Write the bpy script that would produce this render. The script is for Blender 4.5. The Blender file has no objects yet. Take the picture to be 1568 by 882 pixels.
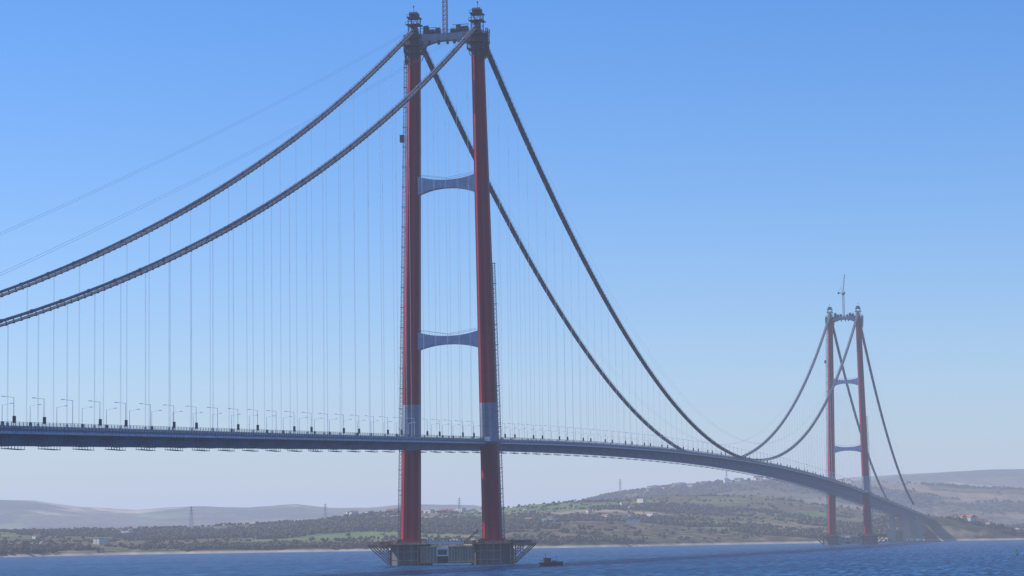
import bpy, numpy as np, math, random
from mathutils import Matrix, Vector
random.seed(7); rng=np.random.default_rng(7)
S=bpy.context.scene; COL=bpy.context.collection
# ------------------------------------------------------------------ helpers
class MB:
    def __init__(s): s.v=[];s.f=[];s.m=[];s.n=0
    def add(s,vs,fs,mi=0):
        s.v.extend([tuple(map(float,q)) for q in vs]); s.f.extend([tuple(i+s.n for i in f) for f in fs]); s.m.extend([mi]*len(fs)); s.n+=len(vs)
    def box(s,c,d,mi=0,rz=0):
        x,y,z=[q/2 for q in d]; P=[(-x,-y,-z),(x,-y,-z),(x,y,-z),(-x,y,-z),(-x,-y,z),(x,-y,z),(x,y,z),(-x,y,z)]
        ca,sa=math.cos(rz),math.sin(rz)
        P=[(c[0]+a*ca-b*sa,c[1]+a*sa+b*ca,c[2]+e) for a,b,e in P]
        s.add(P,[(0,3,2,1),(4,5,6,7),(0,1,5,4),(1,2,6,5),(2,3,7,6),(3,0,4,7)],mi)
    def beam(s,p,q,w,h=None,mi=0):
        h=h or w;p=Vector(p);q=Vector(q);d=(q-p)
        if d.length<1e-6:return
        d.normalize();u=Vector((0,0,1)) if abs(d.z)<.95 else Vector((1,0,0))
        a=d.cross(u).normalized();b=a.cross(d)
        P=[]
        for o in (p,q):
            for i,j in((-1,-1),(1,-1),(1,1),(-1,1)): P.append(o+a*(w/2*i)+b*(h/2*j))
        s.add(P,[(0,1,2,3),(7,6,5,4),(0,4,5,1),(1,5,6,2),(2,6,7,3),(3,7,4,0)],mi)
    def cyl(s,p,q,r,r2=None,n=10,mi=0):
        r2=r if r2 is None else r2
        p=Vector(p);q=Vector(q);d=(q-p).normalized();u=Vector((0,0,1)) if abs(d.z)<.95 else Vector((1,0,0))
        a=d.cross(u).normalized();b=a.cross(d);P=[]
        for o,rr in((p,r),(q,r2)):
            for k in range(n):
                t=2*math.pi*k/n;P.append(o+a*(rr*math.cos(t))+b*(rr*math.sin(t)))
        F=[(k,(k+1)%n,n+(k+1)%n,n+k) for k in range(n)]+[tuple(range(n))[::-1],tuple(range(n,2*n))]
        s.add(P,F,mi)
    def loft(s,rings,mi=0,cap=True,mis=None):
        n=len(rings[0]);P=[q for r in rings for q in r];base=s.n
        s.v.extend([tuple(map(float,q)) for q in P])
        for i in range(len(rings)-1):
            for k in range(n):
                s.f.append((base+i*n+k,base+i*n+(k+1)%n,base+(i+1)*n+(k+1)%n,base+(i+1)*n+k));s.m.append(mis[i] if mis else mi)
        if cap:
            s.f.append(tuple(base+k for k in range(n))[::-1]);s.m.append(mis[0] if mis else mi)
            s.f.append(tuple(base+(len(rings)-1)*n+k for k in range(n)));s.m.append(mis[-1] if mis else mi)
        s.n+=len(P)
    def poly(s,pts,r,n=6,mi=0):
        rings=[]
        pts=[Vector(p) for p in pts]
        for i,p in enumerate(pts):
            d=(pts[min(i+1,len(pts)-1)]-pts[max(i-1,0)]).normalized()
            a=d.cross(Vector((0,0,1))).normalized();b=a.cross(d)
            rings.append([p+a*(r*math.cos(2*math.pi*k/n))+b*(r*math.sin(2*math.pi*k/n)) for k in range(n)])
        s.loft(rings,mi)
    def lattice(s,p,q,w,step,t,mi=0,w2=None):
        w2=w if w2 is None else w2
        p=Vector(p);q=Vector(q);d=q-p;L=d.length;d.normalize();u=Vector((0,1,0)) if abs(d.y)<.8 else Vector((1,0,0))
        a=d.cross(u).normalized();b=a.cross(d)
        C=[(-1,-1),(1,-1),(1,1),(-1,1)]
        def pt(k,ww,tt): return p+d*(L*tt)+a*(ww/2*C[k][0])+b*(ww/2*C[k][1])
        for k in range(4): s.beam(pt(k,w,0),pt(k,w2,1),t,mi=mi)
        n=max(1,int(L/step))
        for i in range(n+1):
            t0=i/n;wa=w+(w2-w)*t0
            for k in range(4):
                s.beam(pt(k,wa,t0),pt((k+1)%4,wa,t0),t*.7,mi=mi)
                if i<n:
                    wb=w+(w2-w)*(i+1)/n
                    s.beam(pt(k,wa,t0),pt((k+1)%4,wb,(i+1)/n),t*.7,mi=mi)
    def mesh(s,name,mats,smooth=False):
        me=bpy.data.meshes.new(name);me.from_pydata(s.v,[],s.f)
        for m in mats: me.materials.append(m)
        me.polygons.foreach_set('material_index',s.m)
        if smooth: me.polygons.foreach_set('use_smooth',[True]*len(s.f))
        me.update();return me
    def obj(s,name,mats,parent=None,smooth=False):
        o=bpy.data.objects.new(name,s.mesh(name,mats,smooth));COL.objects.link(o)
        if parent: o.parent=parent
        return o
def empty(name,loc=(0,0,0)):
    o=bpy.data.objects.new(name,None);COL.objects.link(o);o.location=loc;o.empty_display_size=5;return o
def newmat(name):
    m=bpy.data.materials.new(name);m.use_nodes=True;nt=m.node_tree;return m,nt,nt.nodes,nt.links,nt.nodes['Principled BSDF']
def ramp(ns,stops,interp='LINEAR'):
    r=ns.new('ShaderNodeValToRGB');r.color_ramp.interpolation=interp;e=r.color_ramp.elements
    while len(e)<len(stops): e.new(0.5)
    for i,(p,c) in enumerate(stops): e[i].position=p;e[i].color=(*c,1)
    return r
def mix(ns,ls,fac,a,b,bt='MIX'):
    n=ns.new('ShaderNodeMix');n.data_type='RGBA';n.blend_type=bt
    for sock,val in((n.inputs[0],fac),(n.inputs[6],a),(n.inputs[7],b)):
        if hasattr(val,'is_output') : ls.new(val,sock)
        elif isinstance(val,(int,float)): sock.default_value=val
        else: sock.default_value=(*val,1)
    return n.outputs[2]
def simple(name,c,rough=.6,metal=0,var=.25,scale=.3,spec=.4,seam=None,streak=True):
    m,nt,ns,ls,b=newmat(name)
    g=ns.new('ShaderNodeNewGeometry');mp=ns.new('ShaderNodeMapping');mp.inputs['Scale'].default_value=(scale,scale,scale*(.12 if streak else 1))
    ls.new(g.outputs['Position'],mp.inputs['Vector'])
    n=ns.new('ShaderNodeTexNoise');n.inputs['Scale'].default_value=1;n.inputs['Detail'].default_value=5;ls.new(mp.outputs[0],n.inputs['Vector'])
    r=ramp(ns,[(.3,tuple(q*(1-var) for q in c)),(.7,tuple(min(1,q*(1+var*.6)) for q in c))]);ls.new(n.outputs['Fac'],r.inputs['Fac'])
    out=r.outputs['Color']
    if seam:
        sp=ns.new('ShaderNodeSeparateXYZ');ls.new(g.outputs['Position'],sp.inputs[0])
        a=ns.new('ShaderNodeMath');a.operation='MULTIPLY';a.inputs[1].default_value=1/seam[1];ls.new(sp.outputs[seam[0]],a.inputs[0])
        f=ns.new('ShaderNodeMath');f.operation='FRACT';ls.new(a.outputs[0],f.inputs[0])
        l=ns.new('ShaderNodeMath');l.operation='LESS_THAN';l.inputs[1].default_value=seam[2];ls.new(f.outputs[0],l.inputs[0])
        k=ns.new('ShaderNodeMath');k.operation='MULTIPLY';k.inputs[1].default_value=.45;ls.new(l.outputs[0],k.inputs[0])
        out=mix(ns,ls,k.outputs[0],out,tuple(q*.4 for q in c))
    ls.new(out,b.inputs['Base Color']);b.inputs['Roughness'].default_value=rough;b.inputs['Metallic'].default_value=metal;b.inputs['Specular IOR Level'].default_value=spec
    return m
# ------------------------------------------------------------------ materials
M_red=simple('red_tower_paint',(.29,.010,.026),.5,var=.3,scale=.25,seam=(2,11.2,.03),spec=.2)
M_grey=simple('grey_primer_steel',(.20,.23,.29),.5,var=.2,seam=(2,5,.05))
M_beam=simple('crossbeam_paint',(.34,.39,.49),.5,var=.2,seam=(1,2.2,.12),streak=False)
M_dark=simple('dark_machinery',(.05,.054,.075),.6,var=.5)
M_steel=simple('scaffold_steel',(.26,.27,.31),.5,.2,var=.3)
M_cable=simple('cable_wrap',(.17,.19,.24),.5,.1,var=.3)
M_catw=simple('catwalk_mesh',(.08,.09,.12),.7,var=.5,scale=.8,streak=False)
M_hang=simple('hanger_rope',(.7,.72,.78),.5,var=.1)
M_deck=simple('deck_steel',(.20,.235,.30),.5,var=.25,seam=(0,12,.03),streak=False)
M_edge=simple('deck_edge_panel',(.40,.44,.52),.5,var=.3,seam=(0,3,.15),streak=False)
M_rail=simple('railing_steel',(.12,.14,.17),.5,var=.3)
M_asph=simple('asphalt',(.05,.05,.052),.9,streak=False)
M_conc=simple('pier_concrete',(.105,.115,.13),.85,var=.45,scale=.4,seam=(2,3,.06))
M_yel=simple('formwork_yellow',(.55,.42,.22),.7,var=.4)
M_brn=simple('rusty_platform_steel',(.32,.20,.115),.7,var=.5)
M_white=simple('white_panel',(.7,.7,.7),.6,var=.15)
M_crane=simple('crane_red_paint',(.45,.10,.10),.5,var=.2)
# ------------------------------------------------------------------ bridge geometry (metres, X along the bridge)
SPAN=2023.;SIDE=770.
WT,WB,WC=19.5,24.8,19.3;ZB,ZT=12.,312.
ZC,ZMID,SAGL,ZEND,SAGR=320.,89.8,33.7,64.,36.8
def deckz(x):
    s=(x-SPAN/2)/(SPAN/2)
    if abs(s)<=1: return 87.33-15.12*s*s
    return 72.21-.02832*(abs(x-SPAN/2)-SPAN/2)
def cablez(x,k=1.0):
    if 0<=x<=SPAN: return ZC-(ZC-ZMID)*k*(1-((x-SPAN/2)/(SPAN/2))**2)
    if x<0: t=-x/SIDE;sg=SAGL
    else: t=(x-SPAN)/SIDE;sg=SAGR
    if k!=1: sg=sg*.2
    return ZC*(1-t)+ZEND*t-4*sg*t*(1-t)
def legy(z): return WB+(WT-WB)*(z-ZB)/(ZT-ZB)
bridge=empty('suspension_bridge')
def tower(xt,tag):
    T=MB()
    for sd in(1,-1):
        zs=[10,ZB,40,70,94,94.01,140,200,260,300,ZT]
        rings=[];mis=[]
        for z in zs:
            t=(z-ZB)/(ZT-ZB);hy=5.3-1.7*t;hx=5.2-1.7*t;c=2.1;g=.7;gw=1.0
            cy=sd*legy(z)
            P=[(-hx,-hy+c),(-hx,-gw),(-hx+g,-gw),(-hx+g,gw),(-hx,gw),(-hx,hy-c),(-hx+c,hy),(hx-c,hy),(hx,hy-c),(hx,-hy+c),(hx-c,-hy),(-hx+c,-hy)]
            rings.append([(xt+a,cy+b,z) for a,b in P])
        for z in zs[:-1]: mis.append(1 if (z==70) else (0 if z<300 else 2))
        T.loft(rings,mis=mis)
        # base collar
        T.box((xt,sd*WB,12.6),(15,15,1.2),1);T.box((xt,sd*WB,14.2),(12.6,12.4,2.0),0)
        # deck level platform
        T.box((xt,sd*legy(73),71),(15,14,.5),1)
        for dx in(-7.4,7.4):
            for k in range(8): T.beam((xt+dx,sd*legy(73)-7+2*k,71),(xt+dx,sd*legy(73)-7+2*k,72.6),.15,mi=1)
            T.beam((xt+dx,sd*legy(73)-7,72.6),(xt+dx,sd*legy(73)+7,72.6),.2,mi=1)
        T.box((xt-8.2,sd*legy(73)-1,72.6),(2.2,3,2.6),5);T.box((xt-8.2,sd*legy(73)+3.4,72.2),(2.2,2.4,1.8),4)
        # top works
        cy=sd*WT
        T.box((xt,cy,304.2),(10,10.5,.6),2);T.box((xt,cy,308.6),(11.5,12.2,.6),2);T.box((xt,cy,313.2),(9.5,9,.6),2)
        for zz,hw in((304.5,5.2),(308.9,6),(313.5,4.6)):
            for a in np.linspace(-hw,hw,6):
                for e in(-1,1):
                    T.beam((xt+a,cy+e*hw,zz),(xt+a,cy+e*hw,zz+1.5),.18,mi=2);T.beam((xt+e*hw,cy+a,zz),(xt+e*hw,cy+a,zz+1.5),.18,mi=2)
            for e in(-1,1):
                for q in(.75,1.5):
                    T.beam((xt-hw,cy+e*hw,zz+q),(xt+hw,cy+e*hw,zz+q),.15,mi=2);T.beam((xt+e*hw,cy-hw,zz+q),(xt+e*hw,cy+hw,zz+q),.15,mi=2)
        # scaffold clutter on the outer face of the leg head
        for k in range(5):
            yy=cy+sd*(4.2+.5*k%2);T.lattice((xt-3+1.5*k,yy,297+k),(xt-3+1.5*k,yy+sd*.8,312+1.4*k),1.2,2.2,.2,mi=2)
        # braced brackets under platforms
        for e in(-1,1):
            for ee in(-1,1):
                T.beam((xt+e*3.4,cy+ee*3.4,300),(xt+e*5.4,cy+ee*5.8,308.4),.35,mi=2)
                T.beam((xt+e*5.2,cy+ee*5.2,304),(xt+e*3.5,cy+ee*3.5,313),.3,mi=2)
                T.beam((xt+e*3.4,cy+ee*2.8,313),(xt+e*3.4,cy+ee*2.8,326),.45,mi=2)
                T.beam((xt+e*3.4,cy+ee*2.8,318),(xt+e*3.4,cy-ee*2.8,325),.25,mi=2)
        T.box((xt,cy,321.4),(8.8,8.6,.4),2)
        for a in np.linspace(-4.2,4.2,6): T.beam((xt-4.3,cy+a,321.6),(xt-4.3,cy+a,323),.16,mi=2)
        T.beam((xt-4.3,cy-4.2,323),(xt-4.3,cy+4.2,323),.18,mi=2)
        # saddle
        T.loft([[(xt+a,cy-1.2,z0),(xt+a,cy+1.2,z0),(xt+a,cy+1.0,z1),(xt+a,cy-1.0,z1)] for a,z0,z1 in((-4.5,313,317.4),(-2.5,313,319.6),(0,313,321),(2.5,313,319.6),(4.5,313,317.4))],2)
        T.box((xt,cy,325.8),(8.4,7.2,.6),2);T.box((xt,cy,327),(5,3.2,2.0),2);T.cyl((xt-2,cy-2.4,328),(xt-2,cy+2.4,328),1.3,mi=2);T.cyl((xt+2,cy-2.4,328),(xt+2,cy+2.4,328),1.1,mi=2)
        for a in np.linspace(-3.6,3.6,5):
            T.beam((xt-4.2,cy+a,326),(xt-4.2,cy+a,327.4),.15,mi=2)
        T.beam((xt-4.2,cy-3.6,327.4),(xt-4.2,cy+3.6,327.4),.18,mi=2)
        T.cyl((xt,cy+(.3*sd),329),(xt,cy+.3*sd,333),.12,mi=2)
        T.cyl((xt,cy+.3*sd,332.4),(xt,cy+.3*sd,333.3),.45,n=8,mi=2)
    # cross beams: concave top, arched soffit
    def cross(ze0,ze1,zc0,zc1,mi,dep):
        yi=legy((ze0+ze1)/2)-3.3;rings=[]
        for k in range(17):
            s=-1+2*k/16;q=abs(s)**2.2;z0=zc0+(ze0-zc0)*q;z1=zc1+(ze1-zc1)*q;y=s*yi
            rings.append([(xt-dep,y,z0),(xt+dep,y,z0),(xt+dep,y,z1),(xt-dep,y,z1)])
        T.loft(rings,mi)
        for e in(-1,1):
            T.beam((xt+e*dep,-yi,ze1+1.2),(xt+e*dep,0,zc1+1.2),.12,mi=1);T.beam((xt+e*dep,yi,ze1+1.2),(xt+e*dep,0,zc1+1.2),.12,mi=1)
            for k in range(13):
                s=-1+2*k/12;z1=zc1+(ze1-zc1)*abs(s)**2.2;T.beam((xt+e*dep,s*yi,z1),(xt+e*dep,s*yi,z1+1.2),.1,mi=1)
    cross(218.5,229.6,222.2,226.8,3,2.6);cross(126,137,129.3,134,3,2.9)
    cross(306.5,315.5,310.8,315,4,2.4)
    # machinery on the top beam
    for y,w,h in((-12,4,3),(-8.2,2.5,4.2),(-4.6,3,2.2),(4.5,2.6,3),(8.5,3.6,2.2),(12,3,4.6)):
        T.box((xt+random.uniform(-1,1),y,315.4+h/2),(3,w,h),2);T.beam((xt,y-w/2,315.4+h+.6),(xt,y+w/2,315.4+h+.6),.3,mi=2)
        T.cyl((xt-1.8,y-w*.3,316.4),(xt-1.8,y+w*.3,316.4),1.0,mi=2)
    for y in(-6,-1.8,3.6,9.5): T.box((xt-2.6,y,309.6),(1.2,1.4,2.6),2)
    T.beam((xt-3,-15,319.5),(xt-3,-5,319.5),.3,mi=2);T.beam((xt-3,5,318.6),(xt-3,15,318.6),.3,mi=2)
    for y in np.linspace(-14,14,15): T.beam((xt-2.7,y,315.2),(xt-2.7,y,317),.14,mi=2)
    T.beam((xt-2.7,-14,317),(xt-2.7,14,317),.16,mi=2)
    T.obj('tower_'+tag,[M_red,M_grey,M_dark,M_beam,M_steel,M_white],bridge)
    # hoist masts with landings
    L=MB()
    for sd,zt in((1,300),(-1,176)):
        for z0 in range(14,int(zt)-1,12):
            z1=min(z0+12,zt);r=lambda z:sd*(legy(z)+5.3-1.7*(z-ZB)/300+1.5)
            L.lattice((xt-1,r(z0),z0),(xt-1,r(z1),z1),1.5,2.4,.16)
            L.beam((xt-1,r(z0)-sd*2,z0+3),(xt-1,r(z0),z0+3),.3)
            L.box((xt-1,r(z0),z0+6),(2.6,2.0,.25));
    z=253;L.box((xt-1,legy(z)+6.9,z),(2.6,2.4,4.4),1)
    L.obj('hoist_mast_'+tag,[M_steel,M_dark],bridge)
    # crane
    C=MB()
    C.lattice((xt,.3,315.4),(xt,.3,345),2.4,2.6,.28)
    C.box((xt,.3,346),(3.4,3.4,1.6),1);C.box((xt-2,-1.8,347.8),(2.2,1.8,2.4),1)
    C.lattice((xt,.8,347),(xt-2,-2.6,374),1.5,2.2,.2,w2=.7)
    C.lattice((xt,-.2,347),(xt,7,349),1.4,2,.2);C.box((xt,6.8,348),(2.4,2,2.6),1)
    C.beam((xt,.3,347),(xt,3.6,356),.3);C.beam((xt,3.6,356),(xt,7,349),.15);C.beam((xt,3.6,356),(xt-2,-2.6,373),.1)
    C.obj('tower_crane_'+tag,[M_crane,M_dark],bridge)
    # pier
    P=MB()
    for sd in(1,-1):
        cy=sd*WB
        P.loft([[(xt+r*math.cos(a),cy+r*math.sin(a),z) for a in [math.pi/8+k*math.pi/4 for k in range(8)]] for z,r in((-6,12.6),(9.2,12.6),(9.2,12.0),(12.0,12.0))],0)
        y0=cy+sd*10.5;y1=cy+sd*26
        P.box((xt,(y0+y1)/2-sd*1,12.1),(13,15,.7),6)
        P.box((xt,cy,12.25),(27,27,.5),6)
        for dx in(-6,0,6):
            P.beam((xt+dx,y1-sd*1.5,11.6),(xt+dx,y0+sd*1.5,.6),.6,mi=6);P.beam((xt+dx,y1-sd*1.5,11.3),(xt+dx,y0-sd*1,11.3),.7,mi=6)
            P.beam((xt+dx,(y0+y1)/2,11.4),(xt+dx,y0+sd*1.2,5),.45,mi=6);P.beam((xt+dx,y0+sd*6.2,11.4),(xt+dx,y0+sd*6.2,6.3),.4,mi=2)
            P.beam((xt+dx,y0+sd*1.6,11.4),(xt+dx,y0+sd*1.6,1.0),.6,mi=2)
        for zz in(4.5,8):
            P.beam((xt-6,y0+sd*1.4,zz),(xt+6,y0+sd*1.4,zz),.35,mi=2)
        for k in range(9):
            yy=y0+(y1-y0-sd*1.5)*k/8
            for dx in(-6.4,6.4): P.beam((xt+dx,yy,12.3),(xt+dx,yy,13.7),.2,mi=6)
        for dx in(-6.4,6.4):
            for h in(13.1,13.7): P.beam((xt+dx,y0,h),(xt+dx,y1-sd*1.5,h),.16,mi=6)
        for k in range(12):
            P.box((xt+random.uniform(-5,4),random.uniform(min(y0,y1)+1,max(y0,y1)-4),13.1),(random.uniform(1,3),random.uniform(1,3),random.uniform(.8,2.4)),random.choice([1,2,5,6,3]))
        for k in range(20):
            a=random.uniform(0,6.28);rr=11.4
            P.box((xt+rr*math.cos(a),cy+rr*math.sin(a),13),(1.4,1.8,random.uniform(1,3.4)),random.choice([1,5,2,3,6,6]))
        for k in range(28):
            t=-13.3+26.6*k/27
            for p in((xt-13.3,cy+t),(xt+13.3,cy+t),(xt+t,cy-13.3),(xt+t,cy+13.3)): P.beam((*p,12.4),(*p,13.9),.18,mi=6)
        for a,b_ in(((-13.3,-13.3),(-13.3,13.3)),((13.3,-13.3),(13.3,13.3)),((-13.3,-13.3),(13.3,-13.3)),((-13.3,13.3),(13.3,13.3))):
            for h in(13.2,13.9): P.beam((xt+a[0],cy+a[1],h),(xt+b_[0],cy+b_[1],h),.16,mi=6)
        # fender frame and ladders on the plinth faces
        for a in range(-8,9,4): P.beam((xt-12.9,cy+a,.3),(xt-12.9,cy+a,11.8),.4,mi=6)
        for zz in(3,8): P.beam((xt-13.2,cy-8.4,zz),(xt-13.2,cy+8.4,zz),.35,mi=6)
    P.box((xt,0,5),(14,30,8),0)
    P.box((xt,0,-3.4),(26,62,6),0)
    # ribbed formwork panels, stair tower & gangway between plinths
    for y,w in((10.6,9.5),(-9,15)):
        P.box((xt-10.4,y,6),(1.2,w,9.4),5)
        n=int(w/1.6)
        for k in range(n+1): P.beam((xt-11.3,y-w/2+w*k/n,1),(xt-11.3,y-w/2+w*k/n,11.4),.5,mi=3)
        for zz in(2,10.6): P.beam((xt-11.6,y-w/2-.4,zz),(xt-11.6,y+w/2+.4,zz),.5,mi=3)
        P.beam((xt-11.7,y-w/2,1),(xt-11.7,y+w/2,11),.3,mi=3)
    P.box((xt-11.2,2.3,7.8),(1.2,7.0,5.2),4);P.box((xt-11.9,2.3,7.6),(.3,5.4,3.0),1)
    P.box((xt-10.5,1.5,13.2),(3,27,1.8),4)
    for k in range(14): P.beam((xt-12.1,-11.5+2*k,13.3),(xt-12.1,-11.5+2*k,15.2),.15,mi=1)
    P.beam((xt-12.1,-12,15.2),(xt-12.1,15,15.2),.18,mi=1)
    P.lattice((xt-7,-10.5,13.4),(xt-7,-18,20),.8,1.2,.14,mi=1);P.box((xt-7,-10,14.6),(2.5,2.5,2.2),3)
    P.obj('pier_'+tag,[M_conc,M_dark,M_steel,M_yel,M_white,M_grey,M_brn],bridge)
tower(0.,'north');tower(SPAN,'south')
# ---- cables, catwalks, hangers
CB=MB();CW=MB();HG=MB();RP=MB()
xs=np.concatenate([np.linspace(-SIDE,0,60)[:-1],np.linspace(0,SPAN,150)[:-1],np.linspace(SPAN,SPAN+SIDE,60)])
for sd in(1,-1):
    y=sd*WC
    CB.poly([(x,y,cablez(x)) for x in xs],.55,8)
    for x in np.arange(-SIDE+20,SPAN+SIDE,24):
        if min(abs(x),abs(x-SPAN))>12: CB.cyl((x-.9,y,cablez(x-.9)),(x+.9,y,cablez(x+.9)),.75,n=8)
    lo=lambda x:cablez(x)-1.5
    pts=list(xs)
    for x0,x1 in zip(pts[:-1],pts[1:]):
        for o in(-1.6,1.6):
            CW.beam((x0,y+o,lo(x0)),(x1,y+o,lo(x1)),.18);CW.beam((x0,y+o,lo(x0)+1.4),(x1,y+o,lo(x1)+1.4),.12)
        CW.add([(x0,y-1.5,lo(x0)),(x1,y-1.5,lo(x1)),(x1,y+1.5,lo(x1)),(x0,y+1.5,lo(x0))],[(0,1,2,3)])
    x=-SIDE
    while x<SPAN+SIDE:
        z=lo(x);dz=(lo(x+1)-lo(x-1))/2;n=Vector((-dz,0,1)).normalized()
        for o in(-1.6,1.6): CW.beam((x,y+o,z),(x+n.x*1.5,y+o,z+n.z*1.5),.16)
        CW.beam((x,y-1.9,z-.15),(x,y+1.9,z-.15),.3)
        x+=6/math.sqrt(1+dz*dz)
    for o in(-1.2,1.2):
        RP.poly([(x,y+o,cablez(x,.93)) for x in xs],.045,4)
    for x in list(np.arange(24,SPAN-12,24))+list(np.arange(-24,-SIDE+40,-24))+list(np.arange(SPAN+24,SPAN+SIDE-40,24)):
        zc=cablez(x);zd=deckz(x)+.5
        if zc-zd>2.5:
            HG.cyl((x-.3,y,zd),(x-.3,y,zc),.042,n=5);HG.cyl((x+.3,y,zd),(x+.3,y,zc),.042,n=5)
            HG.box((x,y,zd+.6),(1.2,.5,1.6))
CB.obj('main_cables',[M_cable],bridge,True);CW.obj('cable_catwalks',[M_catw],bridge);HG.obj('hanger_ropes',[M_hang],bridge);RP.obj('tramway_ropes',[M_hang],bridge)
# ---- deck
D=MB();X0,X1=-SIDE-120,SPAN+SIDE+420
dx=np.arange(X0,X1+.1,12)
for sd in(1,-1):
    sec=[(4.5,0),(20,0),(21.9,-1.9),(17,-5),(6,-5),(4.5,-1.9)]
    D.loft([[(x,sd*a,deckz(x)+b) for a,b in sec] for x in dx],0)
    D.loft([[(x,sd*a,deckz(x)+b) for a,b in((5.2,.02),(18.6,.02),(18.6,.12),(5.2,.12))] for x in dx],1)
    D.loft([[(x,sd*a,deckz(x)+b) for a,b in((20.2,.0),(20.6,.0),(20.6,.75),(20.2,.75))] for x in dx],2)
    D.loft([[(x,sd*a,deckz(x)+b) for a,b in((21.9,-2.1),(23.6,-2.1),(23.6,-1.2),(21.9,-1.2))] for x in dx],2)
for x in dx:
    z=deckz(x);D.box((x,0,z-2.8),(2.2,10,4.0),0)
D.obj('deck_girders',[M_deck,M_asph,M_edge],bridge)
R=MB()
for sd in(1,-1):
    for h in(.6,1.1,1.7):
        for a,b in zip(dx[:-1],dx[1:]):
            R.beam((a,sd*23.5,deckz(a)-1+h),(b,sd*23.5,deckz(b)-1+h),.13)
            R.beam((a,sd*20.4,deckz(a)+.75+h*.8),(b,sd*20.4,deckz(b)+.75+h*.8),.12)
    for x in np.arange(X0,X1,3.0):
        z=deckz(x);R.beam((x,sd*23.5,z-1.5),(x,sd*23.5,z+.8),.22);R.beam((x,sd*20.4,z+.7),(x,sd*20.4,z+2.2),.16)
        R.beam((x,sd*23.4,z-1.8),(x,sd*20.4,z-3.4),.2)
    for x in np.arange(X0,X1,32.):
        z=deckz(x)
        R.box((x,sd*20,z-6.0),(15,3,.2))
        for q in np.linspace(-7,7,6):
            for o in(18.7,21.3): R.beam((x+q,sd*o,z-6.0),(x+q,sd*o,z-3),.14)
R.obj('deck_railings',[M_rail],bridge)
# ---- street lamps along both deck edges (one object)
LP=MB()
for sd in(1,-1):
    for x in np.arange(-SIDE-96+6,SPAN+SIDE+200,24):
        if min(abs(x),abs(x-SPAN))<9: continue
        z=deckz(x);y=sd*19.7
        LP.cyl((x,y,z),(x,y,z+10.6),.16,.10,n=6);LP.cyl((x,y,z+10.5),(x,y-sd*3.6,z+11.0),.09,.07,n=5);LP.box((x,y-sd*3.9,z+11),(.5,1.3,.22),0)
        if (int(x/24)%3)!=1: LP.box((x+.4,y,z+3.0),(1.1,.8,2.4),1)
LP.obj('street_lamp_row',[M_hang,M_dark])
# ---- anchorages / approach piers
A=MB()
for xa,s in((SPAN+SIDE,1),(-SIDE,-1)):
    for sd in(1,-1):
        A.loft([[(xa+s*a,sd*b,z) for a,b in((0,12),(0,26),(70,26),(70,12))] for z in(0,20)],0)
        A.loft([[(xa+s*6,sd*15,z),(xa+s*6,sd*23,z),(xa+s*(40-z*.3),sd*23,z),(xa+s*(40-z*.3),sd*15,z)] for z in(20,43.5)],0)
    A.box((xa+s*3,0,43.2),(6,46,3.2),0)
    for k in range(1,6):
        xx=xa+s*(6+66*k);zz=deckz(xx)-5.0
        for sd in(1,-1): A.loft([[(xx+a,sd*11+b,z) for a,b in((-2,-4),(2,-4),(2,4),(-2,4))] for z in(0,zz)],0)
A.obj('anchorages',[simple('anchorage_concrete',(.2,.21,.22),.85,var=.35,scale=.3,seam=(2,4,.06))],bridge)
# ------------------------------------------------------------------ camera
CX,CY,CZ=-1393.97,-392.49,14.638;YAW,PIT,ROL,FPX=.24864,.10144,-.01413,3773.27
f=Vector((math.cos(YAW)*math.cos(PIT),math.sin(YAW)*math.cos(PIT),math.sin(PIT)));r=f.cross(Vector((0,0,1))).normalized();u=r.cross(f)
r2=r*math.cos(ROL)+u*math.sin(ROL);u2=-r*math.sin(ROL)+u*math.cos(ROL)
cd=bpy.data.cameras.new('camera');cam=bpy.data.objects.new('camera',cd);COL.objects.link(cam)
cam.matrix_world=Matrix(((r2.x,u2.x,-f.x,CX),(r2.y,u2.y,-f.y,CY),(r2.z,u2.z,-f.z,CZ),(0,0,0,1)))
cd.sensor_width=36;cd.lens=36*FPX/1568;cd.clip_start=1;cd.clip_end=90000;S.camera=cam
# ------------------------------------------------------------------ terrain (far shore), surveyed by bearing from the near-shore viewpoint
def vnoise(x,y,seed=0):
    xi=np.floor(x).astype(np.int64);yi=np.floor(y).astype(np.int64);xf=x-xi;yf=y-yi
    def h(a,b):
        n=(a*374761393+b*668265263+seed*1442695041)&0x7fffffff;n=((n^(n>>13))*1274126177)&0x7fffffff;return ((n^(n>>16))&0xffff)/65535.
    u=xf*xf*(3-2*xf);v=yf*yf*(3-2*yf)
    return (h(xi,yi)*(1-u)+h(xi+1,yi)*u)*(1-v)+(h(xi,yi+1)*(1-u)+h(xi+1,yi+1)*u)*v
def fbm(x,y,o=5,seed=0):
    s=0;a=.5
    for i in range(o): s=s+a*(vnoise(x*2**i+i*17.3,y*2**i-i*9.1,seed+i)-.5)*2;a*=.5
    return s
B0=np.array([-30,-11.9,-8.87,-5.83,-2.79,1.76,4.8,7.08,9.66,11.9,30]);R0=np.array([3100,3270,3518,3564,3587,3783,4090,4216,4419,4565,4700.])
deg=lambda U:(np.array(U)-784)/65.85
BA=deg([-400,0,270,400,470,540,600,740,800,850,940,1000,1100,1180,1250,1320,1400,1440,1568,2000]);HA=np.array([50,50,48,53,58,71,75,75,86,90,96,99,97,95,78,65,48,42,26,24.])
BB=deg([-400,700,780,850,940,1000,1060,1130,1180,1250,1350,1450,1568,2000]);HB=np.array([55,55,90,130,161,177,188,197,202,195,184,166,147,130.])
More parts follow.
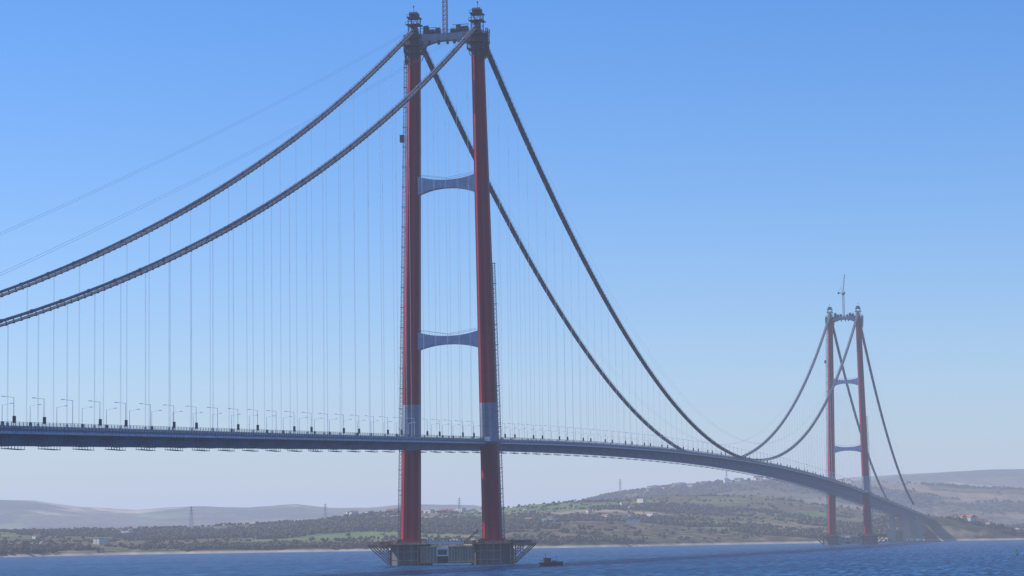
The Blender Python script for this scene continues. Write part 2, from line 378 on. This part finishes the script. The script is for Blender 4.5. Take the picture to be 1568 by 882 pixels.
BC=deg([-400,0,60,130,210,300,380,450,500,560,620,720,800,1000,1200,1300,1400,1500,1568,2000]);HC=np.array([250,253,246,208,190,200,193,204,180,180,194,183,150,150,260,300,315,335,338,330.])
def sm(q): return q*q*(3-2*q)
def height(b,rr):
    r0=np.interp(b,B0,R0)+25*fbm(b*2.2,b*0+3,4,5);a=np.interp(b,BA,HA);bb=np.interp(b,BB,HB);c=np.interp(b,BC,HC)
    x=CX+rr*np.cos(YAW-np.radians(b));y=CY+rr*np.sin(YAW-np.radians(b))
    kx=[r0-300,r0,r0+40,r0+600,r0+1800,r0+2700,8500+0*r0,10500+0*r0,13000+0*r0,17000+0*r0]
    ky=[-12+0*a,-.3+0*a,4+.04*a,.42*a,a,.62*a,bb,.6*bb,c,.4*c]
    h=np.full_like(rr,-12.,dtype=float)
    for i in range(len(kx)-1):
        t=np.clip((rr-kx[i])/(kx[i+1]-kx[i]),0,1);t2=sm(t) if i>=3 else t
        h=np.where(rr>=kx[i],ky[i]+(ky[i+1]-ky[i])*t2,h)
    amp=np.clip((rr-r0)/900,0,1)
    h=h+amp*(fbm(x/900,y/900,5,1)*14*(1+rr/16000)*np.clip(a/70,.35,1)+fbm(x/160,y/160,3,9)*4)
    bank=np.clip((rr-r0-8)/70,0,1)
    d=np.hypot(x-3130,(y+95))+30*fbm(x/80,y/80,4,4);h=h+16*bank*sm(np.clip((160-d)/120,0,1))*(1+.3*fbm(x/35,y/35,3,8))
    d=np.hypot((x-3270)*.7,(y-10))+40*fbm(x/120,y/120,3,6);h=h+30*bank*sm(np.clip((170-d)/130,0,1))
    return np.where(rr<r0+1,np.minimum(h,-.3),h),x,y,r0
def woods(x,y): return fbm(x/380,y/380,4,21)
nb,nr=720,380
bs=np.linspace(-24,24,nb);tt=np.linspace(0,1,nr)
Bg,Tg=np.meshgrid(bs,tt,indexing='ij');r0g=np.interp(Bg,B0,R0)-60
Rg=r0g+(17000-r0g)*Tg**2.1
Hg,Xg,Yg,_=height(Bg,Rg)
V=np.stack([Xg,Yg,Hg],-1).reshape(-1,3)
idx=np.arange(nb*nr).reshape(nb,nr);F=np.stack([idx[:-1,:-1],idx[:-1,1:],idx[1:,1:],idx[1:,:-1]],-1).reshape(-1,4)
def npmesh(name,V,F,mats,smooth=True,mi=None):
    me=bpy.data.meshes.new(name);k=F.shape[1];me.vertices.add(len(V));me.vertices.foreach_set('co',V.astype(np.float32).ravel())
    me.loops.add(F.size);me.loops.foreach_set('vertex_index',F.astype(np.int32).ravel());me.polygons.add(len(F))
    me.polygons.foreach_set('loop_start',np.arange(0,F.size,k,dtype=np.int32));me.polygons.foreach_set('loop_total',np.full(len(F),k,dtype=np.int32))
    for m in mats: me.materials.append(m)
    if mi is not None: me.polygons.foreach_set('material_index',mi.astype(np.int32))
    me.polygons.foreach_set('use_smooth',np.full(len(F),smooth));me.update(calc_edges=True);me.validate()
    o=bpy.data.objects.new(name,me);COL.objects.link(o);return o
# hillside material
mt,nt,ns,ls,b=newmat('hillside_fields')
g=ns.new('ShaderNodeNewGeometry')
def tex(kind,scale,**kw):
    mp=ns.new('ShaderNodeMapping');mp.inputs['Scale'].default_value=(scale,scale,0);mp.inputs['Rotation'].default_value=(0,0,kw.pop('rot',0))
    if 'sx' in kw: mp.inputs['Scale'].default_value=(scale*kw.pop('sx'),scale,0)
    ls.new(g.outputs['Position'],mp.inputs['Vector']);n=ns.new(kind);n.inputs['Scale'].default_value=1
    for k,v in kw.items(): n.inputs[k].default_value=v
    ls.new(mp.outputs[0],n.inputs['Vector']);return n
vo=tex('ShaderNodeTexVoronoi',1/300,rot=.5,sx=.5,Randomness=.85)
sp=ns.new('ShaderNodeSeparateColor');ls.new(vo.outputs['Color'],sp.inputs[0])
fields=ramp(ns,[(0,(.12,.105,.065)),(.2,(.12,.165,.06)),(.36,(.23,.18,.12)),(.46,(.11,.11,.06)),(.6,(.34,.28,.19)),(.68,(.13,.18,.07)),(.80,(.18,.15,.10)),(.94,(.42,.33,.22))],'CONSTANT');ls.new(sp.outputs[0],fields.inputs['Fac'])
n1=tex('ShaderNodeTexNoise',1/520,Detail=6);scr=ramp(ns,[(.45,(0,0,0)),(.57,(1,1,1))]);ls.new(n1.outputs['Fac'],scr.inputs['Fac'])
n2=tex('ShaderNodeTexNoise',1/28,Detail=6);sc2=ramp(ns,[(.3,(.040,.042,.026)),(.5,(.10,.088,.052)),(.72,(.21,.17,.11))]);ls.new(n2.outputs['Fac'],sc2.inputs['Fac'])
c1=mix(ns,ls,scr.outputs['Color'],fields.outputs['Color'],sc2.outputs['Color'])
n3=tex('ShaderNodeTexNoise',1/60,Detail=5);r3=ramp(ns,[(.3,(.65,.65,.65)),(.7,(1.25,1.22,1.15))]);ls.new(n3.outputs['Fac'],r3.inputs['Fac'])
c2=mix(ns,ls,1.0,c1,r3.outputs['Color'],'MULTIPLY')
at=ns.new('ShaderNodeAttribute');at.attribute_name='woods'
wd=ramp(ns,[(.3,(.024,.030,.020)),(.55,(.055,.060,.036)),(.75,(.10,.09,.06))]);ls.new(n2.outputs['Fac'],wd.inputs['Fac'])
wm=ns.new('ShaderNodeMath');wm.operation='MULTIPLY';wm.inputs[1].default_value=.88;ls.new(at.outputs['Fac'],wm.inputs[0])
c2=mix(ns,ls,wm.outputs[0],c2,wd.outputs['Color'])
# bare excavated ground beside the anchorage and on the headland
for (px,py,rad,cc) in((3060,-100,90,(.23,.18,.13)),(2900,40,110,(.42,.33,.22))):
    vd=ns.new('ShaderNodeVectorMath');vd.operation='DISTANCE';vd.inputs[1].default_value=(px,py,15);ls.new(g.outputs['Position'],vd.inputs[0])
    nn=ns.new('ShaderNodeMath');nn.operation='MULTIPLY_ADD';nn.inputs[1].default_value=300;ls.new(n3.outputs['Fac'],nn.inputs[0]);ls.new(vd.outputs['Value'],nn.inputs[2])
    md=ns.new('ShaderNodeMath');md.operation='DIVIDE';md.inputs[1].default_value=rad+130;ls.new(nn.outputs[0],md.inputs[0])
    rr_=ramp(ns,[(.8,(1,1,1)),(1,(0,0,0))]);ls.new(md.outputs[0],rr_.inputs['Fac']);c2=mix(ns,ls,rr_.outputs['Color'],c2,cc)
# beach near sea level
sz=ns.new('ShaderNodeSeparateXYZ');ls.new(g.outputs['Position'],sz.inputs[0])
rb=ramp(ns,[(.0,(1,1,1)),(.5,(1,1,1)),(1,(0,0,0))]);mm=ns.new('ShaderNodeMath');mm.operation='DIVIDE';mm.inputs[1].default_value=4.5;ls.new(sz.outputs[2],mm.inputs[0]);ls.new(mm.outputs[0],rb.inputs['Fac'])
c3=mix(ns,ls,rb.outputs['Color'],c2,(.34,.30,.25));ls.new(c3,b.inputs['Base Color']);b.inputs['Roughness'].default_value=1;b.inputs['Specular IOR Level'].default_value=0
ter=npmesh('hillside_terrain',V,F,[mt])
wa=ter.data.attributes.new('woods','FLOAT','POINT');wa.data.foreach_set('value',np.clip((woods(Xg,Yg)-.02)/.10,0,1).astype(np.float32).ravel())
# ------------------------------------------------------------------ distant trees (one mass)
def ico():
    t=(1+5**.5)/2;v=np.array([(-1,t,0),(1,t,0),(-1,-t,0),(1,-t,0),(0,-1,t),(0,1,t),(0,-1,-t),(0,1,-t),(t,0,-1),(t,0,1),(-t,0,-1),(-t,0,1)],float);v/=np.linalg.norm(v[0])
    fa=np.array([(0,11,5),(0,5,1),(0,1,7),(0,7,10),(0,10,11),(1,5,9),(5,11,4),(11,10,2),(10,7,6),(7,1,8),(3,9,4),(3,4,2),(3,2,6),(3,6,8),(3,8,9),(4,9,5),(2,4,11),(6,2,10),(8,6,7),(9,8,1)]);return v,fa
iv,ifa=ico()
NT=90000
tb=rng.uniform(-14,14,NT);tr=np.interp(tb,B0,R0)+30+rng.uniform(0,1,NT)**1.2*2100
far=rng.random(NT)<.3;tr=np.where(far,rng.uniform(6500,8900,NT),tr)
th,tx,ty,_=height(tb,tr)
mask=woods(tx,ty);hed=np.abs(fbm(tx/230,ty/230,2,33))
keep=(((mask>.06)&(rng.random(NT)<.8))|((hed<.010)&(rng.random(NT)<.8))|(rng.random(NT)<.02))&(th>3)
keep&=~((np.abs(ty)<45)&(tx<3350))&(np.hypot(tx-3090,ty+95)>80)&(np.hypot(tx-2900,ty-40)>90)
tx,ty,th,tr=tx[keep],ty[keep],th[keep],tr[keep];n=len(tx)
sz_=rng.uniform(2.2,4.8,n)*np.where(tr>6400,1.4,1)
VV=[];FF=[];off=0;mi=[]
for blob in range(3):
    o=rng.normal(0,.6,(n,3))*sz_[:,None]*[1,1,.4];s=sz_*rng.uniform(.4,.85,n)
    jit=rng.uniform(.6,1.3,(n,12))
    v=iv[None]*jit[:,:,None]*s[:,None,None]*np.array([1,1,.85]);v=v+np.stack([tx,ty,th+sz_*.6],-1)[:,None,:]+o[:,None,:]
    VV.append(v.reshape(-1,3));FF.append((ifa[None]+(np.arange(n)*12+off)[:,None,None]).reshape(-1,3));off+=n*12;mi.append(np.repeat(rng.integers(0,3,n),20))
Mt=[simple('foliage_dark',(.04,.05,.028),1,spec=0,var=.4,streak=False),simple('foliage_mid',(.065,.07,.04),1,spec=0,var=.4,streak=False),simple('foliage_olive',(.11,.095,.06),1,spec=0,var=.4,streak=False)]
npmesh('distant_trees',np.concatenate(VV),np.concatenate(FF),Mt,False,np.concatenate(mi))
# ------------------------------------------------------------------ village houses
M_wall=simple('whitewashed_wall',(.62,.58,.52),.9,var=.1);M_roof=simple('clay_roof',(.30,.12,.07),.9,var=.3);M_win=simple('window_glass',(.03,.04,.05),.2);M_wall2=simple('grey_shed_wall',(.5,.52,.55),.7,var=.1)
def house(w,d,h,flat=False,wm=None):
    q=MB();q.box((0,0,h/2),(w,d,h),0)
    if flat: q.box((0,0,h+.2),(w+.6,d+.6,.4),1)
    else: q.add([(-w/2-.5,-d/2-.5,h),(w/2+.5,-d/2-.5,h),(w/2+.5,d/2+.5,h),(-w/2-.5,d/2+.5,h),(-w/2-.5,0,h+d*.3),(w/2+.5,0,h+d*.3)],[(0,1,5,4),(2,3,4,5),(1,2,5),(3,0,4),(3,2,1,0)],1)
    for k in range(int(w/3)):
        for e in(-1,1):
            for z in np.arange(1.5,h-.8,3): q.box((-w/2+1.8+3*k,e*(d/2+.03),z),(1.1,.1,1.2),2)
    for z in np.arange(1.5,h-.8,3):
        for e in(-1,1): q.box((e*(w/2+.03),0,z),(.1,1.3,1.3),2)
    return q.mesh('village_house',[wm or M_wall,M_roof,M_win])
HS=[house(12,9,6),house(16,10,7),house(10,8,4),house(22,12,9,True),house(34,16,7,False,M_wall2)]
def put(mesh,b,rr,rz,name,dz=-.5,sc=1):
    h,x,y,_=height(np.array([b]),np.array([float(rr)]))
    if name=='village_house' and abs(y[0])<42 and x[0]<3400: return
    o=bpy.data.objects.new(name,mesh);COL.objects.link(o);o.location=(x[0],y[0],max(h[0],1.2)+dz);o.rotation_euler=(0,0,rz);o.scale=(sc,)*3;return o
for (b0_,b1_,n_,ra,rb_) in((-4.0,-.36,30,5150,5500),(3.0,4.95,24,8000,8500),(5.1,7.8,12,8000,8500),(-9.6,-6.9,6,3800,5200),(.24,3.3,16,4200,5400),(10.0,11.9,44,4585,4760),(8.5,9.6,5,4460,4600),(6.0,7.2,4,4320,4500),(-11.4,-9.6,3,3700,5000),(9.4,11.9,22,5000,5800)):
    for k in range(n_):
        put(random.choice(HS[:4] if b0_<9.9 else HS),random.uniform(b0_,b1_),random.uniform(ra,rb_),random.uniform(0,3.1),'village_house',sc=1.3 if ra>7000 else 1)
q=MB();q.box((2752,-10,.6),(26,90,3.2),0);q.box((2748,-60,.5),(60,9,3.0),0)
for k in range(12): q.cyl((2738.6,-50+8*k,-2),(2738.6,-50+8*k,2.9),.6,n=8,mi=1)
for k in range(6): q.box((2752+random.uniform(-8,8),random.uniform(-48,30),3.6),(random.uniform(3,8),random.uniform(3,9),random.uniform(2,5)),random.choice([1,2,3]))
q.obj('construction_quay',[M_conc,M_dark,M_white,M_yel])
# ------------------------------------------------------------------ pylons
q=MB();q.lattice((0,0,0),(0,0,46),8,5,.5,w2=1.2)
for z,w in((30,9),(37,7.5),(43,5)):
    q.beam((0,-w,z),(0,w,z),.5);q.beam((0,-w,z),(0,0,z+2.6),.3);q.beam((0,w,z),(0,0,z+2.6),.3)
pm=q.mesh('power_pylon',[M_steel])
for b_,rr,sc in((-7.46,5300,1),(-4.39,5300,.75),(-1.29,5400,.7),(2.44,8400,1.05),(4.9,8450,.9),(10.7,12000,.8)): put(pm,b_,rr,random.uniform(-.4,.4)+.2,'power_pylon',sc=sc)
# ------------------------------------------------------------------ boat & buoy
M_hull=simple('boat_hull',(.06,.06,.07),.5);M_rust=simple('boat_deck_rust',(.22,.10,.06),.7)
q=MB();rings=[]
for t in np.linspace(0,1,9):
    x=-6.5+13*t;w=2.2*(1-max(0,(t-.55)/.45)**2)*(.85+.15*min(1,t*5))+.05;sh=1.5+1.1*max(0,t-.4)**1.5
    rings.append([(x,-w*.55,-.5),(x,-w,sh),(x,-w+.12,sh+.35),(x,w-.12 if w>.2 else w,sh+.35),(x,w,sh),(x,w*.55,-.5)])
q.loft(rings,0);q.box((-2.2,0,2.9),(3.4,2.6,2.2),1);q.box((-2.2,0,4.1),(3.9,3,.2),0);q.box((-.47,0,3.3),(.1,2.1,.8),2)
for e in(-1,1):
    q.box((-2.2,e*1.33,3.3),(2.4,.08,.7),2)
q.cyl((-3.3,0,4.2),(-3.3,0,7),.1,n=6);q.beam((-3.3,-.9,6),(-3.3,.9,6),.1);q.cyl((3,0,2),(3,0,5),.12,n=6);q.beam((3,0,4.8),(.2,0,3.6),.1);q.box((1.4,0,2.2),(1.8,1.4,.8),1)
for k in range(7):
    for e in(-1,1): q.cyl((-6+k*1.6,e*1.9,1.9),(-6+k*1.6,e*1.9,2.8),.05,n=5)
for e in(-1,1):
    q.beam((-6,e*1.9,2.8),(3.6,e*1.9,2.8),.07)
    for k in range(4): q.cyl((-5+2.6*k,e*2.3,.6),(-5+2.6*k,e*2.3,1.4),.35,n=8,mi=0)
bo=q.obj('work_boat',[M_hull,M_rust,M_win]);bo.location=(-100.3,-83.7,0);bo.rotation_euler=(0,0,YAW-math.pi/2+.25)
M_bg=simple('buoy_green',(.03,.25,.14),.5)
q=MB();q.cyl((0,0,-.5),(0,0,.7),1.1,n=14);q.cyl((0,0,.7),(0,0,3),.5,.25,n=8);q.cyl((0,0,3),(0,0,3.4),.3,n=8)
for k in range(4):
    a=k*math.pi/2;q.beam((.9*math.cos(a),.9*math.sin(a),.7),(.25*math.cos(a),.25*math.sin(a),3),.1)
q.loft([[(a*.5,b_*.5,3.4) for a,b_ in((-1,-1),(1,-1),(1,1),(-1,1))],[(a*.05,b_*.05,4.3) for a,b_ in((-1,-1),(1,-1),(1,1),(-1,1))]])
bu=q.obj('navigation_buoy',[M_bg]);bu.location=(203.7,-313.7,0)
# ------------------------------------------------------------------ sea
mw,nt,ns,ls,b=newmat('sea_water')
g=ns.new('ShaderNodeNewGeometry')
def wtex(sx,sy,detail,rot=0):
    mp=ns.new('ShaderNodeMapping');mp.inputs['Scale'].default_value=(sx,sy,1);mp.inputs['Rotation'].default_value=(0,0,rot);ls.new(g.outputs['Position'],mp.inputs['Vector'])
    n=ns.new('ShaderNodeTexNoise');n.inputs['Scale'].default_value=1;n.inputs['Detail'].default_value=detail;ls.new(mp.outputs[0],n.inputs['Vector']);return n
w1=wtex(.22,.12,6,.4);w2=wtex(.03,.06,5,-.3);w3=wtex(.004,.012,4,-.25);w4=wtex(.035,.38,8,-.12)
b1=ns.new('ShaderNodeBump');b1.inputs['Strength'].default_value=1;b1.inputs['Distance'].default_value=3;ls.new(w1.outputs['Fac'],b1.inputs['Height'])
b2=ns.new('ShaderNodeBump');b2.inputs['Strength'].default_value=1;b2.inputs['Distance'].default_value=8;ls.new(w2.outputs['Fac'],b2.inputs['Height']);ls.new(b1.outputs[0],b2.inputs['Normal'])
ls.new(b2.outputs[0],b.inputs['Normal'])
rc=ramp(ns,[(.38,(.0,.014,.055)),(.5,(.002,.045,.140)),(.62,(.035,.14,.29))]);ls.new(w4.outputs['Fac'],rc.inputs['Fac'])  # light and dark of the ripples painted into the water colour
rd=ramp(ns,[(.35,(.7,.75,.8)),(.65,(1.25,1.2,1.12))]);ls.new(w3.outputs['Fac'],rd.inputs['Fac'])
ls.new(mix(ns,ls,1.0,rc.outputs['Color'],rd.outputs['Color'],'MULTIPLY'),b.inputs['Base Color'])
b.inputs['Roughness'].default_value=.35;b.inputs['IOR'].default_value=1.33;b.inputs['Specular IOR Level'].default_value=.10
q=MB();q.add([(-22000,-22000,0),(22000,-22000,0),(22000,22000,0),(-22000,22000,0)],[(0,1,2,3)]);q.obj('sea',[mw])
# ------------------------------------------------------------------ haze: homogeneous air layer over the strait, its emission standing in for scattered light
mh=bpy.data.materials.new('haze');mh.use_nodes=True;ns=mh.node_tree.nodes;ls=mh.node_tree.links;ns.clear()
o=ns.new('ShaderNodeOutputMaterial');ab=ns.new('ShaderNodeVolumeAbsorption');em=ns.new('ShaderNodeEmission');ad=ns.new('ShaderNodeAddShader')
SIG=6.6e-5;ab.inputs['Color'].default_value=(0,0,0,1);ab.inputs['Density'].default_value=SIG
em.inputs['Color'].default_value=(.51,.59,.84,1);em.inputs['Strength'].default_value=SIG
ls.new(ab.outputs[0],ad.inputs[0]);ls.new(em.outputs[0],ad.inputs[1]);ls.new(ad.outputs[0],o.inputs['Volume'])
q=MB();q.box((0,0,195),(50000,50000,410));q.obj('haze',[mh])
# ------------------------------------------------------------------ light
AZ=math.radians(92);EL=math.radians(42)
sd_=Vector((math.cos(AZ)*math.cos(EL),math.sin(AZ)*math.cos(EL),math.sin(EL)))
sl=bpy.data.lights.new('sun','SUN');sl.energy=5.0;sl.angle=math.radians(.53);sl.color=(1,.94,.85);so=bpy.data.objects.new('sun',sl);COL.objects.link(so);so.rotation_euler=sd_.to_track_quat('Z','Y').to_euler()
w=bpy.data.worlds.new('World');S.world=w;w.use_nodes=True;ns=w.node_tree.nodes;ls=w.node_tree.links
sk=ns.new('ShaderNodeTexSky');sk.sky_type='NISHITA';sk.sun_disc=False;sk.sun_elevation=EL;sk.sun_rotation=math.pi/2-AZ;sk.altitude=0;sk.air_density=1.0;sk.dust_density=.6;sk.ozone_density=3
hs=ns.new('ShaderNodeHueSaturation');hs.inputs['Saturation'].default_value=1.4;ls.new(sk.outputs[0],hs.inputs['Color'])
ml=mix(ns,ls,1.0,hs.outputs[0],(.90,.99,1.28),'MULTIPLY')
bg=ns['Background'];bg.inputs['Strength'].default_value=.125;ls.new(ml,bg.inputs['Color'])
S.view_settings.view_transform='Standard';S.view_settings.look='None';S.view_settings.exposure=0
